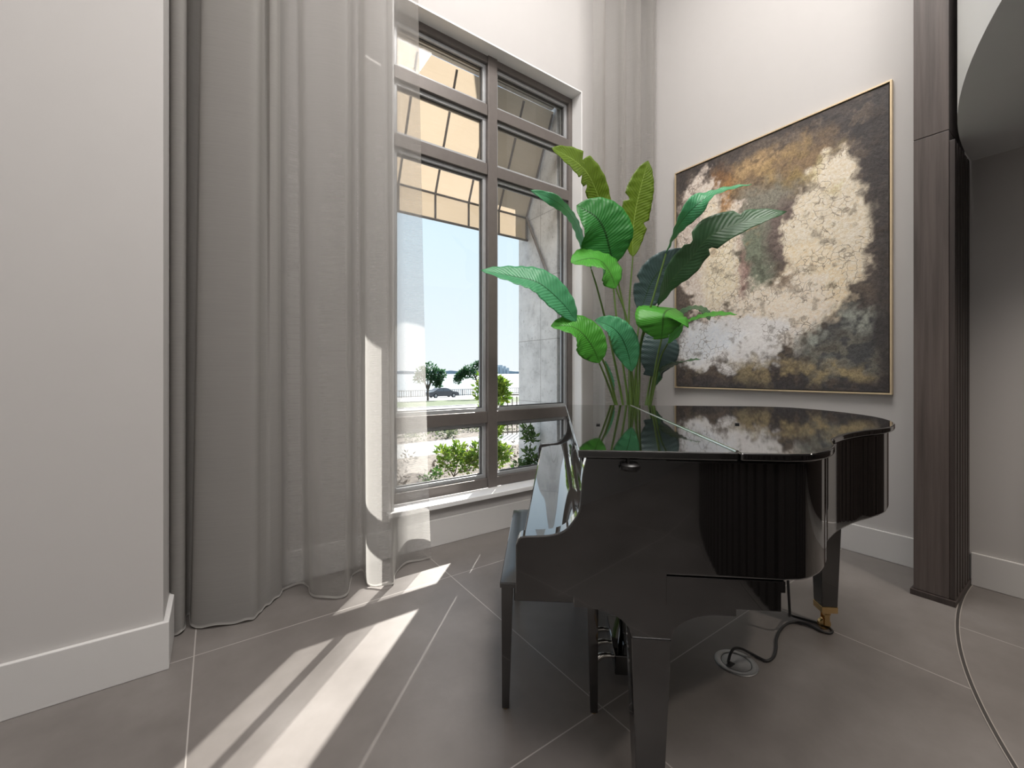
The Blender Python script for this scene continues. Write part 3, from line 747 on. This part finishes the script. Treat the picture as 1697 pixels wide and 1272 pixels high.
for sx in (-1, 1):
    for sy in (-1, 1):
        cx, cy = sx*(hw-.026), sy*(hl-.030)
        mb = MB(); w0, w1 = .021, .013
        bx = sx*(hw-.020); by = sy*(hl-.027)
        mb.hexa([(bx-w1, by-w1, .004), (bx+w1, by-w1, .004), (bx+w1, by+w1, .004), (bx-w1, by+w1, .004)], [(cx-w0, cy-w0, .4445), (cx+w0, cy-w0, .4445), (cx+w0, cy+w0, .4445), (cx-w0, cy+w0, .4445)])
        lg = mb.build('leg', LQ, bench, bevel=.002)
        mb = MB(); mb.lathe([(0, 0), (.011, 0), (.011, .0035), (0, .0035)], 16, (bx, by, 0.0)); mb.build('glide', M['brass'], lg)

# ---------------------------------------------------------------- floor box and the cord into it
fo = empty('floor_outlet', (1.779, .894, 0)); tag(fo, 'round steel floor outlet plate set in the tiles under the piano tail', 'floor outlet')
mb = MB(); mb.lathe([(.058, .0005), (.082, .0005), (.082, .003), (.080, .0042), (.060, .0042), (.058, .003)], 48); mb.build('outer_ring', M['steel'], fo, smooth=40)
mb = MB(); mb.lathe([(0, .0005), (.0555, .0005), (.0555, .0032), (.054, .0038), (0, .0038)], 48); mb.build('cover', M['steel'], fo, smooth=40)
mb = MB(); mb.lathe([(.0556, .0008), (.0579, .0008), (.0579, .0022), (.0556, .0022)], 48); mb.build('gap_ring', M['rubber'], fo)
mb = MB(); mb.box(-.052, -.016, -.004, .016, .0039, .005); mb.build('cord_slot', M['rubber'], fo)
mb = MB()
path = [(2.02, .90, .685), (2.085, .89, .60)]
def fl(u, v, z): 
    px, py = 1160+u/6.527, 960+v/6.527; d = (H-z)*F/(py-HY); q = atd(px, py, d); return (q.x, q.y, z)
cd = [fl(970, 330, .12), fl(970, 375, .04), fl(1060, 410, .012), fl(1250, 462, .007), fl(1380, 510, .007), fl(1432, 555, .007), fl(1400, 578, .007), fl(1300, 553, .007),
      fl(1180, 490, .007), fl(1060, 460, .007), fl(950, 472, .007), fl(870, 545, .007), fl(830, 640, .007), fl(825, 740, .007), fl(800, 830, .007), fl(730, 878, .007),
      fl(650, 850, .007), fl(540, 790, .010), fl(440, 745, .030), fl(370, 745, .038), fl(330, 800, .030), fl(305, 890, .006)]
c0 = Vector(cd[0]); cd = [(c0.x-.01, c0.y+.02, .662), (c0.x-.006, c0.y+.012, .40)] + cd
mb.tube([tuple(p) for p in catmull(cd, 150)], .0055, 10)
cord = mb.build('power_cord', M['rubber'], None, smooth=60); tag(cord, 'black power cord snaking from under the piano to the round floor outlet', 'cord')

# ---------------------------------------------------------------- tall plant in the corner
D0 = 3.25
def zp(u, v, d): return atd(780+u/2.65, 220+v/2.65, d)
pb = zp(702, 1190, D0)
plant = empty('potted_plant', (pb.x, pb.y, 0)); tag(plant, 'tall bird of paradise plant with broad green leaves behind the piano', 'plant')
P0 = Vector((pb.x, pb.y, 0))
mb = MB(); mb.lathe([(0, .002), (.15, .002), (.165, .02), (.215, .50), (.22, .52), (.205, .52), (.195, .47), (0, .47)], 40); mb.build('pot', M['pot'], plant, smooth=40)
mb = MB(); mb.lathe([(0, .48), (.10, .485), (.192, .476), (.192, .471), (0, .471)], 30); mb.build('soil', M['soil'], plant, smooth=60)
def camv(r, up, f):
    x, y = w2(r, f); return Vector((x, y, up)).normalized()
def leaf(stem, blade, W, N, mat, fold=.25, tears=(), wr=1.0, wl=1.0, tipw=.0, N2=None):
    sp_ = [zp(*s) for s in stem]
    base = P0 + Vector((random.uniform(-.05, .05), random.uniform(-.05, .05), .475))
    bl = [zp(*s) for s in blade]
    pts = catmull([base] + sp_ + [bl[0]], 26)
    n = len(pts); mb = MB(); mb.tube([p-P0 for p in pts], [.0115 - .006*i/(n-1) for i in range(n)], 8); mb.build('stem', M['stem'], plant, smooth=60)
    nt_ = 40; ns = 12; c = catmull(bl, nt_); vs = []; uvs = []
    for i in range(nt_):
        t_ = i/(nt_-1)
        tg = (c[min(i+1, nt_-1)]-c[max(i-1, 0)]).normalized()
        NN = camv(*N) if N2 is None else camv(*N).lerp(camv(*N2), t_).normalized()
        sd = tg.cross(NN).normalized(); nn = sd.cross(tg).normalized()
        if t_ < .5: w = (math.sin(math.pi*min(1, t_/.45)/2))**.7
        else: w = max(0.0, 1-((t_-.5)/.5)**2.3)**.8
        w = max(w, tipw*(1-t_)) * W/2
        for j in range(ns+1):
            s_ = -1+2*j/ns; ww = w*(wr if s_ > 0 else wl)
            for (side, tt, dep) in tears:
                if s_*side > 0:
                    ww *= 1-dep*max(0, 1-abs(t_-tt)/.028)
            off = sd*ww*s_ + nn*(fold*ww*abs(s_)**1.3) + nn*(.004*math.sin(t_*60+abs(s_)*3)*abs(s_))
            vs.append(c[i]+off-P0); uvs.append((j/ns, t_))
    fs = [(i*(ns+1)+j, i*(ns+1)+j+1, (i+1)*(ns+1)+j+1, (i+1)*(ns+1)+j) for i in range(nt_-1) for j in range(ns)]
    me = bpy.data.meshes.new('leaf'); me.from_pydata([tuple(v) for v in vs], [], fs)
    ul = me.uv_layers.new(name='UVMap')
    for lp in me.loops: ul.data[lp.index].uv = uvs[lp.vertex_index]
    me.polygons.foreach_set('use_smooth', [True]*len(me.polygons))
    o = link('leaf', me, mat, plant)
    md = o.modifiers.new('thickness', 'SOLIDIFY'); md.thickness = .0012; md.offset = 0
    return o
up = (0, 1, 0)
leaf([(640,1190,3.2),(605,1060,3.1),(555,950,3.0)], [(465,828,2.85),(400,745,2.78),(300,660,2.72),(200,632,2.7),(45,602,2.66)], .235, (-.35,.55,-.6), M['leaf_mint'], .15)
leaf([(634,1190,3.15),(590,1070,3.0)], [(565,1010,2.92),(540,950,2.88),(495,885,2.84),(440,850,2.8),(352,848,2.76)], .25, (-.3,.6,-.75), M['leaf_bright'], .12)
leaf([(668,1190,3.25),(610,900,3.2),(560,700,3.15)], [(530,600,3.1),(488,470,3.05),(450,375,3.0),(380,305,2.95),(262,250,2.9)], .115, (-.85,.25,-.35), M['leaf_mint'], .1)
leaf([(690,1190,3.35),(650,900,3.35),(628,690,3.35)], [(605,400,3.35),(565,290,3.3),(520,190,3.2),(460,125,3.1),(355,65,2.98)], .235, (.1,.15,-1), M['leaf_olive'], .1, ((-1,.45,.75),(-1,.62,.5),(1,.66,.7)), wr=1, wl=.9, tipw=.5)
leaf([(712,1190,3.2),(690,880,3.15),(655,690,3.1)], [(628,580,3.05),(610,510,3.0),(588,430,2.96),(548,368,2.92),(465,318,2.9)], .40, (-.15,.35,-1), M['leaf_mid'], .12, wr=.95)
leaf([(705,1190,3.15),(690,850,3.05)], [(638,682,2.98),(612,615,2.94),(572,563,2.9),(520,552,2.87),(440,570,2.84)], .36, (-.1,.8,-.75), M['leaf_bright'], .05)
leaf([(697,1190,3.35),(695,800,3.35)], [(712,545,3.3),(712,440,3.3),(728,320,3.28),(752,220,3.26),(780,122,3.25)], .245, (.25,.05,-1), M['leaf_olive'], .08, ((-1,.55,.7),(1,.35,.45)))
leaf([(715,1190,3.2),(740,950,3.1),(800,730,2.98)], [(858,530,2.9),(890,445,2.86),(945,365,2.82),(1020,295,2.78),(1110,255,2.74),(1235,225,2.7)], .135, (.6,.55,-.45), M['leaf_mint'], .2)
leaf([(735,1180,3.3),(750,920,3.2)], [(822,760,3.05),(880,650,2.98),(960,560,2.92),(1050,455,2.86),(1200,390,2.8),(1390,345,2.72)], .25, (.55,.35,-.75), M['leaf_dark'], .12, ((1,.55,.6),(-1,.5,.55),(-1,.8,.5)), wr=.8)
leaf([(728,1180,3.3),(728,950,3.3)], [(745,790,3.28),(768,720,3.26),(800,645,3.22),(860,580,3.16),(975,512,3.05)], .27, (.2,.1,-1), M['leaf_sky_teal'], .15, ((-1,.42,.5),))
leaf([(785,1190,3.2),(815,1010,3.05)], [(838,905,2.95),(843,850,2.9),(848,800,2.88),(865,778,2.98),(900,770,3.12)], .37, (.0,.05,-1), M['leaf_bright'], -.18, tipw=.3, N2=(.1,1,-.5))
leaf([(790,1190,3.25),(830,1000,3.2)], [(865,925,3.12),(930,850,3.05),(990,818,2.98),(1070,800,2.9),(1170,797,2.82)], .16, (.2,.75,-.5), M['leaf_bright'], .15)
leaf([(775,1190,3.3),(800,1130,3.3)], [(800,1070,3.28),(815,1010,3.26),(830,950,3.26),(842,900,3.28),(850,860,3.32)], .30, (-.1,.15,-1), M['leaf_sky_teal'], -.1, tipw=.5)
leaf([(785,1190,3.3)], [(810,1110,3.25),(845,1045,3.2),(890,1018,3.1),(940,1003,3.0),(1010,993,2.92)], .12, (.1,.9,-.4), M['leaf_dark'], .1)
leaf([(722,1190,3.15),(716,1110,3.1)], [(708,1048,3.05),(690,965,3.02),(660,895,2.98),(615,850,2.95),(545,822,2.92)], .20, (-.3,.5,-.8), M['leaf_mint'], .18)
leaf([(770,1190,3.35),(810,1000,3.35)], [(880,850,3.32),(930,790,3.28),(980,770,3.24),(1020,780,3.2),(1050,822,3.16)], .16, (.1,.9,-.4), M['leaf_dark'], .1)
leaf([(632,1188,3.2)], [(628,1150,3.18),(622,1090,3.16),(605,1040,3.14),(590,1000,3.12)], .045, (-.8,.1,-.5), M['leaf_mint'], .1)

# ---------------------------------------------------------------- outside the window
def zt(Y): return -.15 if Y < 5.6 else -.15 - .0459*(Y-5.6)
def strip(name, y0, y1, mat, label, cat, dz=0, x0=-80, x1=120, kind='structure'):
    mb = MB()
    lo = [(x0, y0, zt(y0)+dz-.4), (x1, y0, zt(y0)+dz-.4), (x1, y1, zt(y1)+dz-.4), (x0, y1, zt(y1)+dz-.4)]
    hi = [(x0, y0, zt(y0)+dz), (x1, y0, zt(y0)+dz), (x1, y1, zt(y1)+dz), (x0, y1, zt(y1)+dz)]
    mb.hexa(lo, hi); return tag(mb.build(name, mat), label, cat, kind=kind)
strip('ground_bed', 3.0, 6.7, M['mulch'], 'mulch planting bed right outside the window', 'ground')
strip('sidewalk', 6.7, 8.5, M['concrete'], 'white concrete walk past the planting bed', 'sidewalk')
strip('ground_cover_bed', 8.5, 11.6, M['mulch'], 'second mulch bed beyond the white walk', 'ground')
strip('path', 11.6, 26.0, M['concrete'], 'wide pale pavement beyond the mulch beds', 'pavement')
strip('kerb', 26.0, 26.7, M['asphalt'], 'dark kerb along the lawn', 'kerb', .03)
strip('lawn', 26.7, 41, M['lawn'], 'green lawn strip with trees', 'lawn', .02)
strip('road', 41, 64, M['asphalt'], 'grey waterfront road with a passing car', 'road')
strip('waterfront_path', 64, 71, M['concrete'], 'pale seawall promenade behind the railing', 'path')
mb = MB(); mb.box(-1500, 2500, 71, 2600, -5.2, -4.6); tag(mb.build('water', M['water']), 'bright grey bay water', 'water', kind='structure')
mb = MB(); 
rn = random.Random(4); xx = -1400; top = []
while xx < 2400: top.append((xx, 4.5+rn.random()*5)); xx += 40
mb.prism([(-1400, -5)] + top + [(2400, -5)], lambda x, z: (x, 1500, z), lambda x, z: (x, 1600, z))
tag(mb.build('shore', M['haze_land']), 'hazy far shore line across the bay', 'shore', kind='structure')
fbp = ony(832, 613, 1450)
fbd = empty('distant_building', (fbp.x, 1450, 0)); tag(fbd, 'hazy cluster of towers on the far shore', 'building')
for dx_, w_, h_ in ((-26, 12, 24), (-10, 14, 32), (8, 12, 28), (24, 12, 21)):
    mb = MB(); mb.box(dx_-w_/2, dx_+w_/2, -8, 8, -5, h_); mb.build('tower', M['far_block'], fbd)
# stone pier beside the window; unseen upper block added to shade the awning
mb = MB(); mb.box(2.64, 3.5, 3.005, 3.62, -.4, 7.0); mb.box(2.64, 3.5, 3.6205, 3.93, 3.4, 7.0); tag(mb.build('pillar_stone', M['coral'], bevel=.004), 'pale grey coral stone pier outside the right side of the window', 'stone pier', kind='structure')
# facade above and right, so the awning hangs from a wall
mb = MB(); mb.box(-6, 2.6, 3.001, 3.04, 3.70, 7.0); mb.box(-6, .90, 3.001, 3.04, -.4, 3.8); tag(mb.build('wall_facade', M['coral']), 'stone faced outer wall over the window', 'wall', kind='structure')
# awning
aw = empty('awning', (1.2, 3.06, 3.62)); tag(aw, 'beige canvas awning on a steel frame outside the window', 'awning')
AX0, AX1 = -.6, 2.635; aT = (3.045, 3.70); aB = (3.47, 2.82); vB = 2.575
def al(x, y, z): return (x-1.2, y-3.06, z-3.62)
mb = MB(); nx_ = 20
vv = []
prof_a = [(aT[0]+(aB[0]-aT[0])*k/8, aT[1]+(aB[1]-aT[1])*k/8) for k in range(9)]
for i in range(nx_+1):
    x = AX0+(AX1-AX0)*i/nx_
    for (y, z) in prof_a: vv.append(al(x, y, z))
mb.add(vv, [(i*9+k, i*9+k+1, (i+1)*9+k+1, (i+1)*9+k) for i in range(nx_) for k in range(8)])
o = mb.build('canopy', M['canvas'], aw); 
mb = MB(); mb.add([al(AX0, aB[0], vB), al(AX1, aB[0], vB), al(AX1, aB[0]+.0, aB[1]), al(AX0, aB[0]+.0, aB[1])], [(0, 1, 2, 3)]); mb.build('valance', M['canvas'], aw)
mb = MB(); mb.add([al(AX1, *aT), al(AX1, *aB), al(AX1, aT[0], aB[1])], [(0, 1, 2)]) if False else None
kx = AX1-.015
while kx > AX0:
    mb = MB(); mb.tube([al(kx, aT[0]+.0, aT[1]-.025), al(kx, aB[0]-.012, aB[1]-.012), al(kx, aB[0]-.012, vB)], .0105, 8); mb.build('rib', M['awning_steel'], aw, smooth=50)
    kx -= .34
mb = MB()
mb.tube([al(AX0, aB[0]-.012, aB[1]-.008), al(AX1, aB[0]-.012, aB[1]-.008)], .0105, 8); mb.tube([al(AX0, aB[0]-.012, vB+.006), al(AX1, aB[0]-.012, vB+.006)], .012, 8)
mb.build('bar', M['awning_steel'], aw, smooth=50)
for sx_ in (AX1-.015, .2):
    mb = MB(); mb.tube([al(sx_, aB[0]-.012, aB[1]), al(sx_, 3.05, 2.03)], .013, 8); mb.build('strut', M['awning_steel'], aw, smooth=50)

# bushes and trees
def leafcloud(mb, centers, n, size, rnd, droop=0.0, wide=.42):
    for _ in range(n):
        c, r = rnd.choice(centers)
        d = Vector((rnd.gauss(0, 1), rnd.gauss(0, 1), rnd.gauss(0, 1))).normalized()*r*rnd.random()**.4
        p = Vector(c)+d
        ax = (d.normalized()*.6+Vector((rnd.uniform(-1, 1), rnd.uniform(-1, 1), rnd.uniform(-.3, 1)))).normalized()
        sd = ax.orthogonal().normalized(); sd.rotate(Matrix.Rotation(rnd.uniform(0, 6.28), 3, ax)); up_ = ax.cross(sd)
        L_ = size*rnd.uniform(.7, 1.3); w_ = L_*wide/2
        mb.add([p, p+ax*L_*.45+sd*w_+up_*L_*.06, p+ax*L_, p+ax*L_*.45-sd*w_+up_*L_*.06], [(0, 1, 2, 3)])
def shrub(name, loc, centers, n, size, mat, stems, label, cat, seed, srad=.008, group=None, wide=.42):
    rnd = random.Random(seed); root = empty(name, loc); tag(root, label, cat, group)
    mb = MB(); leafcloud(mb, centers, n, size, rnd, wide=wide); mb.build('foliage', mat, root)
    mb = MB()
    for s in stems:
        pts = catmull(s, 8); mb.tube(pts, [srad*(1-.6*i/7) for i in range(8)], 6)
    mb.build('trunk' if cat == 'tree' else 'stem', M['bark'], root, smooth=60)
    return root
def gp(px, d, z): 
    q = atd(px, HY, d); return Vector((q.x, q.y, z))
rv = CR
def off(r, up_, f=0): x, y = w2(r, f); return (x, y, up_)
# bush in the bed
shrub('bush', gp(752, 5.5, -.15), [(off(-.10,.18), .12), (off(.0,.28), .13), (off(.08,.20), .14), (off(.2,.16), .13), (off(-.16,.30,.1), .09), (off(.06,.36), .09), (off(.24,.22), .08)], 640, .075, M['fol_lime'],
      [[(0,0,0), off(-.05,.1), off(-.12,.3)], [(0,0,0), off(.04,.15), off(.05,.35)], [(0,0,0), off(.1,.1), off(.2,.22)]], 'leafy lime green bush in the mulch bed outside the left pane', 'bush', 11)
shrub('sapling', gp(806, 5.6, -.15), [(off(.02,.25), .13), (off(.16,.22), .12), (off(-.1,.3), .12), (off(.05,.5), .13), (off(.12,.62), .10), (off(-.03,.75), .14), (off(.08,.95), .15), (off(-.05,1.1), .14), (off(.12,1.18), .12), (off(0,1.3), .10), (off(.22,1.05), .08), (off(.24,.3), .1), (off(.06,.38), .12), (off(.2,1.2), .08)], 2000, .082, M['fol_lime'],
      [[(0,0,0), off(-.02,.4), off(.0,.8), off(-.02,1.25)], [(0,0,0), off(.06,.4), off(.06,.8), off(.16,1.15)], [(0,0,0), off(.1,.15), off(.2,.25)]], 'tall leafy shrub rising outside beside the centre mullion', 'shrub', 12)
shrub('bush', gp(722, 4.9, -.15), [(off(-.03,.12), .08), (off(.02,.2), .06), (off(-.12,.1), .08)], 150, .05, M['fol_green'], [[(0,0,0), off(0,.1), off(.0,.2)]], 'small low bush half behind the sheer curtain edge', 'bush', 13)
shrub('shrub', gp(874, 4.12, -.15), [(off(.0,.36,.02), .11), (off(-.09,.32,.05), .11), (off(.04,.30,-.02), .09), (off(.02,.55), .07), (off(.03,.72), .06), (off(-.06,.45), .08), (off(.05,.5,-.03), .06), (off(.0,.80), .04)], 620, .055, M['fol_green'],
      [[(0,0,0), off(0,.4), off(.05,.78)], [(0,0,0), off(-.05,.3), off(-.1,.42)], [(0,0,0), off(.08,.3), off(.14,.52)]], 'dark green shrub growing against the stone pier', 'shrub', 14)
# ground cover: nobody could count it
rnd = random.Random(21); mb = MB(); cs = []
for _ in range(120):
    Yc = rnd.uniform(8.7, 11.3); Xc = rnd.uniform(1.0, 8.5); cs.append(((Xc, Yc, zt(Yc)+.08), .16))
leafcloud(mb, cs, 4200, .09, rnd); tag(mb.build('ground_cover', M['fol_grey']), 'low grey green ground cover in the far mulch bed', 'ground cover', kind='stuff')
rnd = random.Random(22); mb = MB(); cs = []
for _ in range(90):
    Yc = rnd.uniform(3.95, 6.4); Xc = rnd.uniform(.8, 6); cs.append(((Xc, Yc, -.14), .12))
leafcloud(mb, cs, 2200, .06, rnd); tag(mb.build('mulch_litter', simple('wood_chip', (.15, .12, .09, 1), .95)), 'loose wood chips and dry leaves on the mulch bed', 'mulch', kind='stuff')
# lawn trees
def tree(px, d, hgt, crown, label, seed, lean=0):
    p = gp(px, d, 0); p.z = zt(p.y)+.02
    shrub('tree', p, crown, 1500, .30, M['fol_dark'], [[(0,0,0), off(lean*.3,hgt*.3), off(lean,hgt*.62)], [off(lean*.3,hgt*.3), off(lean+.5,hgt*.6), off(lean+1.0,hgt*.72)], [off(lean*.3,hgt*.3), off(lean-.5,hgt*.6), off(lean-.8,hgt*.75)]], label, 'tree', seed, .12, group=None, wide=.5)
tree(709, 45, 4.0, [(off(.2,3.3), .75), (off(.9,2.9), .6), (off(1.5,2.8), .4), (off(.7,2.2), .5), (off(1.1,1.7), .3), (off(-.5,3.0), .7), (off(-.9,2.4), .6), (off(.1,2.6), .6), (off(1.2,2.2), .35)], 'round crowned lawn tree at the sheer curtain edge', 31)
tree(795, 45, 4.0, [(off(-1.2,3.0), .6), (off(-.4,3.3), .7), (off(-1.9,2.6), .5), (off(-2.4,2.1), .4), (off(-.9,2.7), .6), (off(.3,3.0), .7), (off(.8,2.6), .6), (off(-1.6,3.0), .4), (off(-.1,3.7), .35), (off(-2.2,2.5), .35)], 'wind swept lawn tree spreading left of the centre mullion', 32)

# railings
def railing(name, a, b2, z0, hgt, step, mat, label, r=.02, rr_=.03):
    a = Vector(a); b2 = Vector(b2); root = empty(name, (a.x, a.y, z0)); tag(root, label, 'railing')
    n = max(2, int((b2-a).length/step)); mb = MB()
    for i in range(n+1):
        p = (b2-a)*(i/n); post = i % 8 == 0; q = r*1.9 if post else r
        mb.box(p.x-q, p.x+q, p.y-q, p.y+q, 0, hgt*(1.0 if post else .96))
    mb.build('picket', mat, root)
    for nm, hz in (('rail', hgt), ('rail', hgt*.12)):
        mb = MB(); mb.tube([(0, 0, hz), tuple((b2-a).to_3d()+Vector((0, 0, hz)))], rr_, 6); mb.build(nm, mat, root)
    return root
zr = zt(70)
railing('seawall_railing', (-6, 70), (70, 70), zr, 1.15, .42, M['rail'], 'dark picket railing along the seawall beyond the road', .035, .05)
ga = gp(826, 10, 0); gb = gp(950, 10.6, 0)
railing('fence', (ga.x, ga.y), (gb.x, gb.y), -.34, 1.02, .115, M['rail_tan'], 'short bronze picket fence beside the stone pier', .009, .018)

# car
cp = ony(733, 660, 57.0)
car = empty('car', (cp.x, 57.0, zt(57))); tag(car, 'dark grey sedan driving along the waterfront road', 'car')
body = [(-2.35,.32),(-2.38,.62),(-2.30,.86),(-1.75,.95),(-1.05,1.34),(-.55,1.45),(.25,1.44),(.75,1.30),(1.30,.98),(2.05,.86),(2.34,.66),(2.36,.34),(2.2,.25),(-2.2,.25)]
bs = [(p.x, p.y) for p in catmull([(x, z, 0) for x, z in body], 60)]
mb = MB(); mb.prism(bs, lambda x, z: (x, -.85+.12*max(0, z-.9), z), lambda x, z: (x, .85-.12*max(0, z-.9), z)); mb.build('body', M['car'], car, smooth=35, bevel=.05)
for x0, x1, x2, x3 in ((-1.45, -.95, -.25, -.25), (-.18, -.18, .55, 1.0)):
    mb = MB(); mb.prism([(x0, .98), (x1, 1.33), (x2, 1.37), (x3, 1.0)], lambda x, z: (x, -.87+.12*(z-.9), z), lambda x, z: (x, -.84+.12*(z-.9), z)); mb.build('side_window', M['car_glass'], car)
for x in (-1.45, 1.45):
    for y in (-.78, .78):
        mb = MB(); mb.lathe([(0, -.1), (.30, -.1), (.34, -.05), (.34, .05), (.30, .1), (0, .1)], 24, (x, y, .34), 'y'); wv = mb.build('wheel', M['tyre'], car, smooth=40)
        mb = MB(); mb.lathe([(0, -.012), (.2, -.012), (.2, .012), (0, .012)], 20, (x, y+(-.105 if y < 0 else .105), .34), 'y'); mb.build('hub_cap', M['steel'], wv)
for y in (-.62, .62):
    mb = MB(); mb.lathe([(0, -.03), (.10, -.03), (.12, .0), (.06, .04), (0, .05)], 16, (2.28, y, .70), 'x'); mb.build('headlamp', M['lamp'], car, smooth=60)
